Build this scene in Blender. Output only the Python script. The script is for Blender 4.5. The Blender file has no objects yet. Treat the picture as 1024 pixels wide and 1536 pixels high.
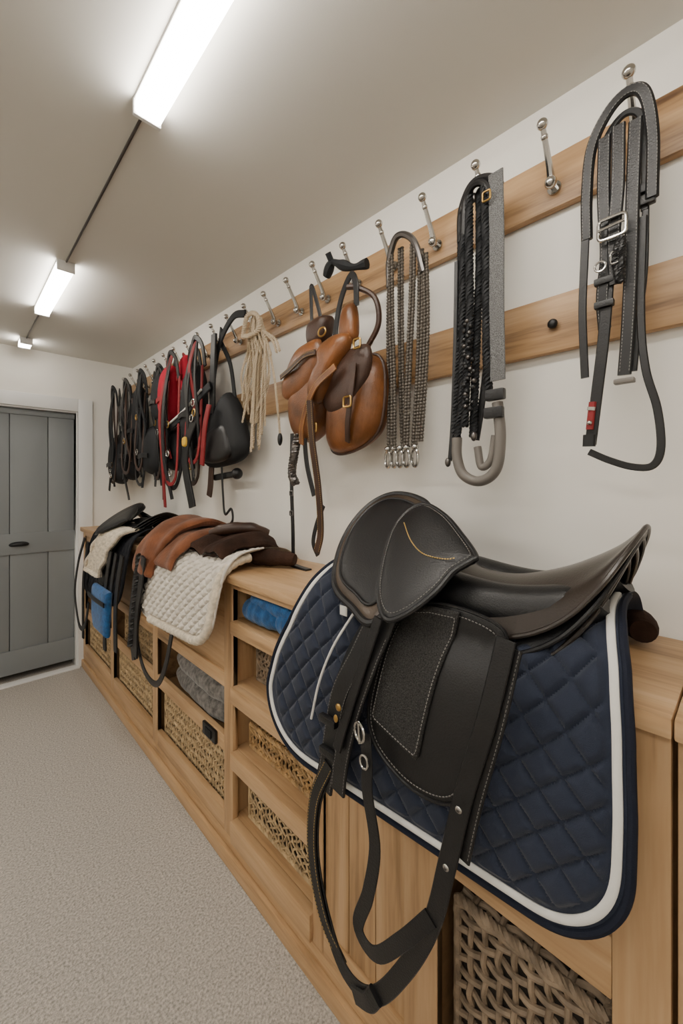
import bpy, bmesh, math, random
from mathutils import Vector, Matrix
V=Vector
random.seed(7)
sc=bpy.context.scene
# ------------------------------------------------------------------ materials
def newmat(name):
    m=bpy.data.materials.new(name); m.use_nodes=True
    nt=m.node_tree; b=nt.nodes['Principled BSDF']
    return m,nt,b
def M(name,col,rough=.5,metal=0.,bump=(0,0),var=(0,0),sheen=0,coat=0,detail=3,dist=.003,spec=.5):
    m,nt,b=newmat(name)
    b.inputs['Base Color'].default_value=(*col,1)
    b.inputs['Roughness'].default_value=rough
    b.inputs['Metallic'].default_value=metal
    b.inputs['Specular IOR Level'].default_value=spec
    if sheen: b.inputs['Sheen Weight'].default_value=sheen
    if coat: b.inputs['Coat Weight'].default_value=coat
    tc=nt.nodes.new('ShaderNodeTexCoord')
    if var[1]:
        n=nt.nodes.new('ShaderNodeTexNoise'); n.inputs['Scale'].default_value=var[0]; n.inputs['Detail'].default_value=detail
        r=nt.nodes.new('ShaderNodeValToRGB')
        a=var[1]
        r.color_ramp.elements[0].position=.3; r.color_ramp.elements[1].position=.7
        r.color_ramp.elements[0].color=(*[c*(1-a) for c in col],1)
        r.color_ramp.elements[1].color=(*[min(1,c*(1+a)) for c in col],1)
        nt.links.new(tc.outputs['Object'],n.inputs['Vector'])
        nt.links.new(n.outputs['Fac'],r.inputs['Fac'])
        nt.links.new(r.outputs['Color'],b.inputs['Base Color'])
    if bump[1]:
        n=nt.nodes.new('ShaderNodeTexNoise'); n.inputs['Scale'].default_value=bump[0]; n.inputs['Detail'].default_value=4
        bp=nt.nodes.new('ShaderNodeBump'); bp.inputs['Strength'].default_value=bump[1]; bp.inputs['Distance'].default_value=dist
        nt.links.new(tc.outputs['Object'],n.inputs['Vector'])
        nt.links.new(n.outputs['Fac'],bp.inputs['Height'])
        nt.links.new(bp.outputs['Normal'],b.inputs['Normal'])
    return m
def wood(name,axis,c0,c1,c2):
    m,nt,b=newmat(name)
    tc=nt.nodes.new('ShaderNodeTexCoord'); mp=nt.nodes.new('ShaderNodeMapping')
    s=[14,14,14]; s[axis]=.9
    mp.inputs['Scale'].default_value=s
    nt.links.new(tc.outputs['Object'],mp.inputs['Vector'])
    n=nt.nodes.new('ShaderNodeTexNoise'); n.inputs['Scale'].default_value=1.3; n.inputs['Detail'].default_value=6; n.inputs['Distortion'].default_value=.8
    nt.links.new(mp.outputs['Vector'],n.inputs['Vector'])
    n2=nt.nodes.new('ShaderNodeTexNoise'); n2.inputs['Scale'].default_value=9; n2.inputs['Detail'].default_value=4
    nt.links.new(mp.outputs['Vector'],n2.inputs['Vector'])
    mx=nt.nodes.new('ShaderNodeMath'); mx.operation='MULTIPLY_ADD'
    nt.links.new(n2.outputs['Fac'],mx.inputs[0]); mx.inputs[1].default_value=.35
    nt.links.new(n.outputs['Fac'],mx.inputs[2])
    r=nt.nodes.new('ShaderNodeValToRGB'); e=r.color_ramp.elements
    e[0].position=.42; e[0].color=(*c0,1); e[1].position=.9; e[1].color=(*c2,1)
    k=e.new(.62); k.color=(*c1,1)
    nt.links.new(mx.outputs[0],r.inputs['Fac']); nt.links.new(r.outputs['Color'],b.inputs['Base Color'])
    b.inputs['Roughness'].default_value=.45
    bp=nt.nodes.new('ShaderNodeBump'); bp.inputs['Strength'].default_value=.12; bp.inputs['Distance'].default_value=.002
    nt.links.new(mx.outputs[0],bp.inputs['Height']); nt.links.new(bp.outputs['Normal'],b.inputs['Normal'])
    return m
oak=((.27,.155,.068),(.485,.30,.148),(.60,.40,.225))
WY=wood('oak_along_y',1,*oak); WZ=wood('oak_along_z',2,*oak); WX=wood('oak_along_x',0,*oak)
rail_c=((.10,.048,.02),(.38,.22,.10),(.53,.34,.175))
WR=wood('oak_rail',1,*rail_c)
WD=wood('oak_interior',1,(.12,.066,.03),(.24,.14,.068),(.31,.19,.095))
WALL=M('wall_paint',(.85,.825,.77),.85,bump=(60,.05),var=(1.5,.02))
CEIL=M('ceiling_paint',(.70,.68,.63),.9,bump=(40,.03))
TRIM=M('white_trim_paint',(.82,.82,.81),.45)
DOOR=M('grey_door_paint',(.22,.235,.245),.5,bump=(30,.05))
CARPET=M('carpet',(.48,.445,.40),.98,bump=(420,1.),var=(150,.42),detail=6)
BLK=M('black_leather',(.006,.006,.007),.38,bump=(320,.25),spec=.45)
BLK2=M('black_nylon',(.008,.009,.011),.65,bump=(500,.3),spec=.35)
SEAT=M('seat_leather',(.024,.018,.014),.28,bump=(260,.15),var=(4,.35),spec=.55)
RIM=M('lit_rim_leather',(.055,.038,.025),.34,bump=(260,.2),var=(6,.4))  # browner tone puts the lit highlight of the pommel rim into the colour
GREYS=M('grained_grip_leather',(.028,.027,.026),.8,bump=(300,1.0),var=(420,.8),spec=.35)
BROWN=M('brown_leather',(.155,.055,.015),.32,bump=(180,.35),var=(9,.6))
BROWND=M('dark_brown_leather',(.040,.017,.009),.42,bump=(180,.3),var=(9,.4))
TAN=M('rust_suede',(.17,.062,.028),.95,bump=(110,.9),var=(14,.35),spec=.15,sheen=.15)
CHOC=M('chocolate_suede',(.035,.017,.011),.9,bump=(110,.8),var=(14,.4),spec=.2)
NAVY=M('navy_quilt_cotton',(.0100,.0165,.037),.75,bump=(700,.4),sheen=.14,spec=.38)
NAVYE=M('navy_binding',(.006,.009,.021),.8,bump=(500,.3),spec=.3)
WHITE=M('white_piping',(.70,.69,.66),.7,bump=(500,.2))
CREAMQ=M('cream_quilt',(.64,.59,.52),.95,bump=(90,1.),var=(55,.14),sheen=.2)
FLEECE=M('cream_fleece',(.62,.54,.42),1.,bump=(90,1.0),var=(60,.25),sheen=.3)
BLKQ=M('black_quilt',(.008,.009,.013),.85,bump=(500,.4),spec=.3)
STEEL=M('chrome',(.50,.49,.47),.18,1.)
DSTEEL=M('gunmetal',(.13,.12,.115),.35,1.)
BRASS=M('brass',(.45,.28,.09),.3,1.)
BEAD=M('beaded_grey_rope',(.085,.072,.058),.38,.3,bump=(500,.4))
WEB=M('grey_webbing',(.115,.115,.115),.8,bump=(300,.8),var=(520,.8))
RUB=M('grey_rubber',(.15,.135,.12),.42)
RED=M('red_fabric',(.38,.005,.025),.75,bump=(90,.6),spec=.3)
REDD=M('dark_red_web',(.22,.007,.010),.6)
BLUE=M('blue_towel',(.008,.085,.25),.9,bump=(160,.8),var=(40,.35),sheen=.2)
YEL=M('yellow_tag',(.65,.40,.03),.6)
ROPE=M('cream_cord',(.62,.51,.37),.9,bump=(300,.6))
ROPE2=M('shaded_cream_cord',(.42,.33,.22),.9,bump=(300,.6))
RAT=M('rattan',(.38,.235,.10),.5,bump=(160,.4),var=(30,.4))
RATL=M('pale_seagrass',(.46,.33,.18),.65,bump=(160,.4),var=(30,.35))
RATD=M('grey_brown_rattan',(.27,.20,.135),.6,bump=(160,.4),var=(30,.4))
DARK=M('dark_matte',(.018,.013,.009),.9)
FUR=M('grey_fur',(.15,.14,.13),1.,bump=(60,1.),var=(50,.6),sheen=.3)
STITCH=M('ochre_stitch',(.50,.33,.10),.7)
GSTITCH=M('grey_stitch',(.20,.19,.18),.7)
def emis(name,col,s):
    m,nt,b=newmat(name)
    b.inputs['Base Color'].default_value=(.9,.9,.9,1)
    b.inputs['Emission Color'].default_value=(*col,1); b.inputs['Emission Strength'].default_value=s
    return m
LED=emis('led_diffuser',(1.,.94,.85),35.)
LED_FILL=emis('led_fill_diffuser',(1.,.95,.87),23.)
# ------------------------------------------------------------------ geometry helpers
def cat(pts,n=8,closed=False):
    P=[V(p) for p in pts]; L=len(P); out=[]
    rng=range(L) if closed else range(L-1)
    for i in rng:
        if closed: a,b,c,d=P[(i-1)%L],P[i],P[(i+1)%L],P[(i+2)%L]
        else: a=P[i-1] if i>0 else P[0]*2-P[1]; b=P[i]; c=P[i+1]; d=P[i+2] if i+2<L else P[-1]*2-P[-2]
        for k in range(n):
            t=k/n
            out.append(.5*((2*b)+(c-a)*t+(2*a-5*b+4*c-d)*t*t+(3*b-a-3*c+d)*t**3))
    if not closed: out.append(P[-1].copy())
    return out
def resample(path,step):
    out=[path[0].copy()]; acc=0.
    for a,b in zip(path,path[1:]):
        l=(b-a).length
        if l<1e-9: continue
        d=step-acc
        while d<=l:
            out.append(a.lerp(b,d/l)); d+=step
        acc=l-(d-step)
    return out
def interp(tab,x):
    if x<=tab[0][0]: return tab[0][1:]
    for r,s in zip(tab,tab[1:]):
        if x<=s[0]:
            t=(x-r[0])/(s[0]-r[0])
            return tuple(p+(q-p)*t for p,q in zip(r[1:],s[1:]))
    return tab[-1][1:]
class O:
    def __init__(s,name,tf=None): s.name=name; s.parts={}; s.cur='body'; s.tf=tf
    def part(s,n): s.cur=n; return s
    def add(s,vs,fs,mat):
        p=s.parts.setdefault(s.cur,dict(v=[],f=[],m=[],mats=[]))
        if mat not in p['mats']: p['mats'].append(mat)
        mi=p['mats'].index(mat); o=len(p['v'])
        p['v']+= [s.tf(V(v)) if s.tf else V(v) for v in vs]
        p['f']+= [tuple(i+o for i in f) for f in fs]; p['m']+=[mi]*len(fs)
    def box(s,x0,x1,y0,y1,z0,z1,mat,bev=.003):
        bm=bmesh.new(); bmesh.ops.create_cube(bm,size=1)
        for v in bm.verts: v.co=V(((x0+x1)/2+v.co.x*(x1-x0),(y0+y1)/2+v.co.y*(y1-y0),(z0+z1)/2+v.co.z*(z1-z0)))
        if bev: bmesh.ops.bevel(bm,geom=bm.edges[:],offset=min(bev,.3*min(x1-x0,y1-y0,z1-z0)),segments=2,affect='EDGES',profile=.6)
        bm.verts.index_update()
        s.add([v.co.copy() for v in bm.verts],[[v.index for v in f.verts] for f in bm.faces],mat); bm.free()
    def ball(s,c,r,mat,sc=(1,1,1),n=10):
        bm=bmesh.new(); bmesh.ops.create_uvsphere(bm,u_segments=n+4,v_segments=n,radius=r)
        bm.verts.index_update()
        s.add([V((c[0]+v.co.x*sc[0],c[1]+v.co.y*sc[1],c[2]+v.co.z*sc[2])) for v in bm.verts],[[v.index for v in f.verts] for f in bm.faces],mat); bm.free()
    def sweep(s,path,prof,mat,wdir=None,closed=False,scale=None,ref=None):
        n=len(path)
        if n<2: return
        Ts=[]
        for i in range(n):
            a=path[(i-1)%n] if (closed or i>0) else path[0]; b=path[(i+1)%n] if (closed or i<n-1) else path[-1]
            t=(b-a); Ts.append(t.normalized() if t.length>1e-9 else V((0,0,1)))
        vs=[]; N=None
        for i in range(n):
            T=Ts[i]
            if wdir is not None:
                B=V(wdir)-T*T.dot(V(wdir))
                if B.length<1e-4: B=V((0,1,0))
                B.normalize(); Nn=B.cross(T)
            elif ref is not None:
                B=T.cross(V(ref))
                if B.length<1e-4: B=V((0,1,0))
                B.normalize(); Nn=B.cross(T)
            else:
                if N is None: N=T.orthogonal().normalized()
                else: N=(N-T*N.dot(T)).normalized()
                Nn=N; B=T.cross(N)
            k=scale(i/(n-1)) if scale else 1.
            for a,b in prof: vs.append(path[i]+B*a*k+Nn*b*k)
        m=len(prof); fs=[]
        for i in range(n if closed else n-1):
            j=(i+1)%n
            for q in range(m):
                fs.append((i*m+q,i*m+(q+1)%m,j*m+(q+1)%m,j*m+q))
        if not closed:
            fs.append(tuple(range(m))[::-1]); fs.append(tuple((n-1)*m+q for q in range(m)))
        s.add(vs,fs,mat)
    def tube(s,path,r,mat,closed=False,seg=8,scale=None):
        s.sweep(path,[(r*math.cos(2*math.pi*k/seg),r*math.sin(2*math.pi*k/seg)) for k in range(seg)],mat,closed=closed,scale=scale)
    def strap(s,path,w,t,mat,wdir=None,closed=False):
        a,b=w/2,t/2; c=min(a,b)*.6
        prof=[(-a,-b+c),(-a+c,-b),(a-c,-b),(a,-b+c),(a,b-c),(a-c,b),(-a+c,b),(-a,b-c)]
        if wdir is None: s.sweep(path,prof,mat,ref=(-1,0,0),closed=closed)
        else: s.sweep(path,prof,mat,wdir=wdir,closed=closed)
    def stitched(s,path,w,t,mat,smat):
        s.strap(path,w,t,mat)
        p=resample(path,.007)
        for sg in (-1,1):
            q=[]
            for i,c in enumerate(p):
                T=(p[min(i+1,len(p)-1)]-p[max(i-1,0)]).normalized(); B=T.cross(V((-1,0,0))).normalized(); Nn=B.cross(T)
                if Nn.x>0: Nn=-Nn
                q.append(c+B*sg*(w/2-.004)+Nn*(t/2))
            for a,b in zip(q,q[1:]): s.tube([a,a.lerp(b,.6)],.0007,smat,seg=4)
    def rope(s,path,R,r,mat,pitch=.02,strands=3,seg=5):
        p=resample(path,pitch/8)
        if len(p)<3: return
        N=None; fr=[]
        for i in range(len(p)):
            T=(p[min(i+1,len(p)-1)]-p[max(i-1,0)]).normalized()
            N=T.orthogonal().normalized() if N is None else (N-T*N.dot(T)).normalized()
            fr.append((N.copy(),T.cross(N)))
        for k in range(strands):
            q=[]
            for i,(N_,B_) in enumerate(fr):
                a=2*math.pi*(i/8+k/strands)
                q.append(p[i]+N_*R*math.cos(a)+B_*R*math.sin(a))
            s.tube(q,r,mat,seg=seg)
    def beads(s,path,r,mat,step):
        p=resample(path,step/4); 
        s.sweep(p,[(r*math.cos(2*math.pi*k/8),r*math.sin(2*math.pi*k/8)) for k in range(8)],mat,scale=lambda t:(1,.86,.62,.86)[int(round(t*(len(p)-1)))%4])
    def ring(s,c,ry,rz,r,mat,x0=0,square=0,n=28,wx=0.):
        pts=[]
        for k in range(n):
            a=2*math.pi*k/n; ca,sa=math.cos(a),math.sin(a)
            if square:
                e=.35; ca=math.copysign(abs(ca)**e,ca); sa=math.copysign(abs(sa)**e,sa)
            pts.append(V((c[0]+wx*ca,c[1]+ry*ca,c[2]+rz*sa)))
        s.tube(pts,r,mat,closed=True,seg=8)
    def pillow(s,outline,th,mp,mat,back=.0,rings=9,n=6,e=3.,smooth=True,cen=None):
        o=cat([(p[0],p[1],0) for p in outline],n,True) if smooth else [V((a[0]+(b[0]-a[0])*k/n,a[1]+(b[1]-a[1])*k/n,0)) for a,b in zip(outline,outline[1:]+outline[:1]) for k in range(n)]
        c=V((sum(p.x for p in o)/len(o),sum(p.y for p in o)/len(o),0)) if cen is None else V((*cen,0))
        vs=[];fs=[];m=len(o)
        ks=[math.sin(math.pi/2*i/rings) for i in range(rings,0,-1)]
        for side in (1,-1):
            base=len(vs)
            for k in ks:
                h=th*max(0,1-k**e)**.5 if side>0 else -back*max(0,1-k**e)**.5
                for p in o:
                    q=c+(p-c)*k; vs.append(mp(q.x,q.y,h))
            vs.append(mp(c.x,c.y,th if side>0 else -back)); ci=len(vs)-1
            for i in range(rings-1):
                for j in range(m):
                    f=(base+i*m+j,base+i*m+(j+1)%m,base+(i+1)*m+(j+1)%m,base+(i+1)*m+j)
                    fs.append(f if side>0 else f[::-1])
            for j in range(m):
                f=(base+(rings-1)*m+j,base+(rings-1)*m+(j+1)%m,ci)
                fs.append(f if side>0 else f[::-1])
        s.add(vs,fs,mat)
    def grid(s,rows,mat,closeu=False):
        h=len(rows); w=len(rows[0]); vs=[p for r in rows for p in r]; fs=[]
        for i in range(h-1):
            for j in range(w-1 if not closeu else w):
                fs.append((i*w+j,i*w+(j+1)%w,(i+1)*w+(j+1)%w,(i+1)*w+j))
        s.add(vs,fs,mat)
    def lattice(s,x,y0,y1,z0,z1,sp,r,mat,diag=True,amp=None):
        amp=r*.7 if amp is None else amp
        if diag:
            W=y1-y0;H=z1-z0
            for sg in (1,-1):
                k=-H
                while k<W:
                    pts=[]
                    n=int(H/(sp/3))+2
                    for i in range(n+1):
                        zz=H*i/n; yy=k+zz
                        if 0<=yy<=W:
                            Y=y0+yy if sg>0 else y1-yy
                            pts.append(V((x+sg*amp*math.sin(math.pi*zz/(sp*.7)),Y+.25*sp*math.sin(zz*2*math.pi/sp*.5+k*40),z0+zz)))
                    if len(pts)>1: s.tube(pts,r,mat,seg=6)
                    k+=sp
        else:
            ny=int((y1-y0)/sp); nz=max(1,int((z1-z0)/sp))
            for i in range(ny+1):
                Y=y0+(y1-y0)*i/ny
                s.tube(cat([(x+(1 if (i+j)%2 else -1)*amp,Y+.08*sp*math.sin(j*2.1+i),z0+(z1-z0)*j/nz) for j in range(nz+1)],3),r,mat,seg=7)
            for j in range(nz+1):
                Z=z0+(z1-z0)*j/nz
                s.tube(cat([(x+(-1 if (i+j)%2 else 1)*amp,y0+(y1-y0)*i/ny,Z+.08*sp*math.sin(i*1.7+j)) for i in range(ny+1)],3),r,mat,seg=7)
    def done(s,ang=40):
        allv=[v for p in s.parts.values() for v in p['v']]
        lo=V([min(v[i] for v in allv) for i in range(3)]); hi=V([max(v[i] for v in allv) for i in range(3)])
        loc=V(((lo.x+hi.x)/2,(lo.y+hi.y)/2,lo.z))
        root=None
        if len(s.parts)>1:
            root=bpy.data.objects.new(s.name,None); root.empty_display_size=.05; root.location=loc; sc.collection.objects.link(root)
        for pn,p in s.parts.items():
            me=bpy.data.meshes.new(pn)
            me.from_pydata([v-loc for v in p['v']],[],p['f'])
            for m in p['mats']: me.materials.append(m)
            me.polygons.foreach_set('material_index',p['m'])
            me.polygons.foreach_set('use_smooth',[True]*len(p['f']))
            bm=bmesh.new(); bm.from_mesh(me); bmesh.ops.remove_doubles(bm,verts=bm.verts,dist=1e-5); bmesh.ops.recalc_face_normals(bm,faces=bm.faces); bm.to_mesh(me); bm.free()
            try: me.set_sharp_from_angle(angle=math.radians(ang))
            except Exception: pass
            ob=bpy.data.objects.new(pn if root else s.name,me); sc.collection.objects.link(ob)
            if root: ob.parent=root
            else: ob.location=loc; root=ob
        return root
# ------------------------------------------------------------------ room shell (metres)
W=1.108; FAR=3.66; H=2.40; LX=-1.7; BY=-1.3
def shell(name,*a,mat,bev=0):
    o=O(name); o.box(*a,mat,bev); return o.done()
shell('floor',LX-.1,W+.1,BY-.1,FAR+.25,-.1,0,mat=CARPET)
shell('ceiling',LX-.1,W+.1,BY-.1,FAR+.25,H,H+.1,mat=CEIL)
shell('wall_right',W,W+.1,BY-.1,FAR,0,H,mat=WALL)
shell('wall_left',LX-.1,LX,BY-.1,FAR,0,H,mat=WALL)
shell('wall_back',LX,W,BY-.1,BY,0,H,mat=WALL)
DX0,DX1,DZ=-.10,.716,1.985
o=O('wall_far')
o.box(DX1,W+.1,FAR,FAR+.14,0,H,WALL,0); o.box(LX-.1,DX0,FAR,FAR+.14,0,H,WALL,0); o.box(DX0,DX1,FAR,FAR+.14,DZ,H,WALL,0); o.done()
o=O('trim_1')
o.box(DX1-.006,DX1+.092,FAR-.02,FAR,0,DZ+.092,TRIM,.004)
o.box(DX0-.092,DX0+.006,FAR-.02,FAR,0,DZ+.092,TRIM,.004)
o.box(DX0+.006,DX1-.006,FAR-.02,FAR,DZ-.006,DZ+.092,TRIM,.004)
o.box(DX1-.016,DX1,FAR,FAR+.14,0,DZ,TRIM,.002); o.box(DX0,DX0+.016,FAR,FAR+.14,0,DZ,TRIM,.002); o.box(DX0+.016,DX1-.016,FAR,FAR+.14,DZ-.016,DZ,TRIM,.002)
o.box(DX0+.0,DX1,FAR-.05,FAR+.02,0,.012,TRIM,.004)
o.done()
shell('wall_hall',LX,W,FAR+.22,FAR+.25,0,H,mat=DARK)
o=O('door_1')
yd=FAR+.055
o.part('boards')
edges=[DX0+.018,.09,.305,.53,DX1-.018]
for a,b in zip(edges,edges[1:]): o.box(a+.0015,b-.0015,yd,yd+.03,.05,DZ-.02,DOOR,.006)
o.part('rails')
o.box(DX0+.018,DX1-.018,yd-.012,yd,.91,1.06,DOOR,.004)
o.box(DX0+.018,DX1-.018,yd-.012,yd,.05,.22,DOOR,.004)
o.box(DX0+.018,DX1-.018,yd-.012,yd,DZ-.06,DZ-.02,DOOR,.004)
o.part('cup_handle')
o.pillow([(.30,.985),(.33,1.0),(.385,1.0),(.415,.985),(.40,.968),(.315,.968)],.03,lambda a,b,h:V((a,yd-.012-h,b)),BLK)
o.done()
# ------------------------------------------------------------------ ceiling strip lights
def strip(y0,y1,x=.366,w=.062,m=LED):
    o=O('ceiling_strip_light')
    o.part('diffuser'); o.box(x-w/2,x+w/2,y0,y1,H-.042,H-.008,m,.006)
    o.part('end_cap_near'); o.box(x-w/2-.003,x+w/2+.003,y0-.012,y0,H-.045,H,TRIM,.003)
    o.part('end_cap_far'); o.box(x-w/2-.003,x+w/2+.003,y1,y1+.012,H-.045,H,TRIM,.003)
    o.part('base_tray'); o.box(x-w/2-.002,x+w/2+.002,y0,y1,H-.008,H,TRIM,.001)
    o.done()
strip(-.15,1.09); strip(2.12,2.75); strip(3.40,3.50)
strip(-.9,.5,x=-.95,w=.14,m=LED_FILL); strip(1.3,2.9,x=-.95,w=.14,m=LED_FILL)  # added fill strips out of view on the left, put in to brighten the room
o=O('lighting_cable_conduit'); o.box(.363,.369,1.10,2.105,H-.009,H,DSTEEL,.002); o.box(.363,.369,2.765,3.385,H-.009,H,DSTEEL,.002); o.done()
# ------------------------------------------------------------------ wall rails
o=O('hook_rail_upper'); o.box(W-.026,W-.001,-.6,FAR-.02,2.108,2.242,WR,.005); o.done()
o=O('hook_rail_lower'); o.box(W-.026,W-.001,-.6,1.93,1.748,1.889,WR,.005); o.done()
o=O('rail_stud'); o.ball((W-.036,.345,1.815),.012,BLK,(.7,1,1)); o.tube([V((W-.036,.345,1.815)),V((W-.026,.345,1.815))],.008,BLK); o.done()
hookY=[.175+.1675*k for k in range(21)]
me=None
for k,y in enumerate(hookY):
    if me is None:
        o=O('coat_hook'); x=W-.026
        o.tube([V((x,y,2.155)),V((x-.006,y,2.155))],.016,STEEL,seg=20)
        o.tube([V((x-.004,y,2.155)),V((x-.03,y,2.155))],.008,STEEL)
        o.ball((x-.03,y,2.155),.0145,STEEL)
        o.tube([V((x-.028,y,2.166)),V((x-.040,y,2.190)),V((x-.084,y,2.258))],.0072,STEEL,scale=lambda t:1.3-.45*t)
        o.ball((x-.086,y,2.262),.0125,STEEL)
        o.ball((x-.072,y,2.240),.0085,STEEL)
        r=o.done(); me=r.data; z0=r.location.copy(); y00=y
    else:
        ob=bpy.data.objects.new('coat_hook',me); ob.location=z0+V((0,y-y00,0)); sc.collection.objects.link(ob)
# ------------------------------------------------------------------ cabinet
CX=.745; Y0c=-.55; Y1c=FAR-.002
o=O('oak_tack_cabinet')
o.part('countertop')
o.box(.722,W-.001,Y0c,.075,1.055,1.085,WY,.004); o.box(.722,W-.001,.077,1.9,1.055,1.085,WY,.004); o.box(.722,W-.001,1.902,Y1c,1.055,1.085,WY,.004)
o.part('carcass')
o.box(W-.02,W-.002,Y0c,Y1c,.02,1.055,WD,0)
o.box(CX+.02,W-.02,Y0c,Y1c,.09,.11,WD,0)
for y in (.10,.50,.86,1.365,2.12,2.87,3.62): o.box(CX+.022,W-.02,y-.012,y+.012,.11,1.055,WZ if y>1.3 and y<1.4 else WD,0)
o.part('frame')
def stile(a,b,z0=.10,z1=1.055,x=CX): o.box(x,x+.022,a,b,z0,z1,WZ,.003)
def rail(a,b,z0,z1,x=CX,m=WY): o.box(x,x+.022,a,b,z0,z1,m,.003)
o.box(.731,CX+.022,Y0c,Y1c,0,.055,WY,.003)
rail(Y0c,Y1c,.057,.10)
stile(.080,.153); stile(.469,.557); stile(.835,.880); stile(1.335,1.40); stile(2.085,2.15); stile(2.84,2.90); stile(3.59,3.655)
for a,b in ((-.55,-.44),(-.43,-.32),(-.31,-.20),(-.19,-.08),(-.07,.073)): stile(a,b)
rail(.557,.835,.10,.17); rail(.557,.835,.98,1.055)
for k in range(3):
    a=.557+.278*k/3; o.box(CX+.008,CX+.020,a+.001,a+.278/3-.001,.17,.98,WZ,.004)
rail(.153,.469,.60,.70); rail(.153,.469,.94,1.055); o.box(CX+.008,CX+.02,.153,.469,.70,.94,WY,.002)
rail(.153,.469,.10,.13)
for z0,z1 in ((.865,.913),(.612,.672),(.372,.432),(.10,.180)):
    o.box(CX-.012,CX+.02,.880,1.335,z0,z1,WY,.006)
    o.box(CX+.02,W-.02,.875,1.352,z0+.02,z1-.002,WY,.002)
rail(.88,1.335,1.03,1.055)
for a,b in ((1.40,2.085),(2.15,2.84),(2.90,3.59)):
    rail(a,b,1.02,1.055); o.box(CX+.008,CX+.02,a,b,.70,1.02,WY,.002)
    rail(a,b,.645,.70); rail(a,b,.40,.46); rail(a,b,.10,.18)
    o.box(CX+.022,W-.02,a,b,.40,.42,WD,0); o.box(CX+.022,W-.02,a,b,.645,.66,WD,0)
o.done()
# ------------------------------------------------------------------ baskets
def basket(name,x0,x1,y0,y1,z0,z1,sp,r,mat,diag=True,lid=False,rim=.008):
    o=O(name)
    o.part('dark_core'); o.box(x0+.012,x1,y0+.008,y1-.008,z0,z1-.012,DARK,.006)  # solid dark box fills the basket so gaps in the weave read dark
    o.part('weave')
    o.lattice(x0+.006,y0,y1,z0+.004,z1,sp,r,mat,diag)
    if lid:
        old=o.tf; zz=z1-.006
        o.tf=lambda p:V((x0+(p.z-10),p.y,zz+(p.x-x0-.006)))
        o.lattice(x0+.006,y0,y1,10,10+(x1-x0),sp,r,mat,diag); o.tf=old
    old=o.tf; o.tf=lambda p:V((x0+(p.y-10),y0+(p.x-5),p.z)); o.lattice(5,10,10+(x1-x0),z0+.004,z1,sp,r,mat,diag); o.tf=old
    o.part('rim')
    for z in (z0+rim,z1):
        o.rope([V(p) for p in ((x0+.004,y0,z),(x0+.004,y1,z))],rim*.45,rim*.6,mat,pitch=.03)
        o.rope([V(p) for p in ((x0+.004,y0,z),(x1,y0,z))],rim*.45,rim*.6,mat,pitch=.03)
    o.part('corner_posts')
    o.tube([V((x0+.006,y0,z0)),V((x0+.006,y0,z1))],rim*.8,mat); o.tube([V((x0+.006,y1,z0)),V((x0+.006,y1,z1))],rim*.8,mat)
    return o.done()
basket('rattan_basket',.79,1.06,.92,1.30,.181,.350,.030,.0034,RATL)
basket('rattan_basket',.80,1.06,.93,1.31,.433,.520,.026,.0042,RAT,lid=True)
basket('wicker_basket',.83,1.06,.92,1.31,.673,.820,.024,.0040,RATD)
basket('storage_basket',.80,1.06,.17,.455,.125,.50,.030,.0066,RATD,diag=False,lid=True,rim=.011)
for a,b in ((1.42,2.07),(2.17,2.82),(2.92,3.57)):
    basket('seagrass_basket',.775,1.05,a,b,.112,.385,.028,.0042,RATL)
basket('seagrass_basket',.80,1.05,2.2,2.8,.422,.60,.028,.0045,RATL)
basket('seagrass_basket',.80,1.05,2.95,3.5,.422,.60,.028,.0045,RATL)
o=O('grey_fur_rug_roll')
for yy,zz,r in ((0,.475,.052),(0,.55,.048)):
    o.tube(cat([(.84,1.47,zz),(.82,1.6,zz+.005),(.83,1.8,zz),(.84,2.0,zz)],6),r,FUR,seg=20,scale=lambda t:(1-abs(2*t-1)**6*.35)*(1+.03*math.sin(t*25)))
o.done()
o=O('blue_towel_stack')
for (y0,y1,z,r) in ((.90,1.10,.957,.042),(1.09,1.31,.957,.042),(.95,1.28,.995,.03)):
    o.tube(cat([(.80,y0,z),(.79,(y0+y1)/2,z+.004),(.80,y1,z)],10),r,BLUE,seg=20,scale=lambda t:(1-abs(2*t-1)**8*.5)*(1+.05*math.sin(t*31)))
o.done()
o=O('plug_socket_box'); o.box(CX-.012,CX,1.45,1.56,.405,.455,BLK,.006); o.box(CX-.016,CX-.012,1.48,1.53,.415,.445,BLK2,.002); o.done()
# ------------------------------------------------------------------ SADDLE with pad
RPROF=[(.88,1.165),(.82,1.160),(.765,1.145),(.718,1.11),(.688,1.055),(.668,.97),(.655,.88),(.645,.80),(.640,.738)]
WPROF=[(.88,1.165),(.94,1.160),(.995,1.145),(1.04,1.115),(1.06,1.097)]
_rp=cat([(a,0,b) for a,b in RPROF],12); _wp=cat([(a,0,b) for a,b in WPROF],8)
def padX(z):
    for a,b in zip(_rp,_rp[1:]):
        if b.z<=z<=a.z and a.z>b.z:
            t=(z-a.z)/(b.z-a.z); return a.x+(b.x-a.x)*t
    return .64 if z<.8 else .88
def dip(Y): return .050*math.exp(-((Y-.13)/.08)**2)+.045*math.exp(-((Y-.80)/.16)**2)
def ylim(z):
    back=interp([(.86,.112),(.95,.112),(1.05,.118),(1.11,.128),(1.145,.142),(1.165,.155)],z)[0]
    front=interp([(.87,.966),(.95,.945),(1.05,.893),(1.12,.855),(1.165,.82)],z)[0]
    if z<.87: d=min(1,(.87-z)/.132); back+=.115*(1-math.sqrt(max(0,1-d*d)))
    if z<.90: d=min(1,(.90-z)/.162); front-=.20*(1-math.sqrt(max(0,1-d*d)))-.006*math.sin(d*3)
    return back,front
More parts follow.
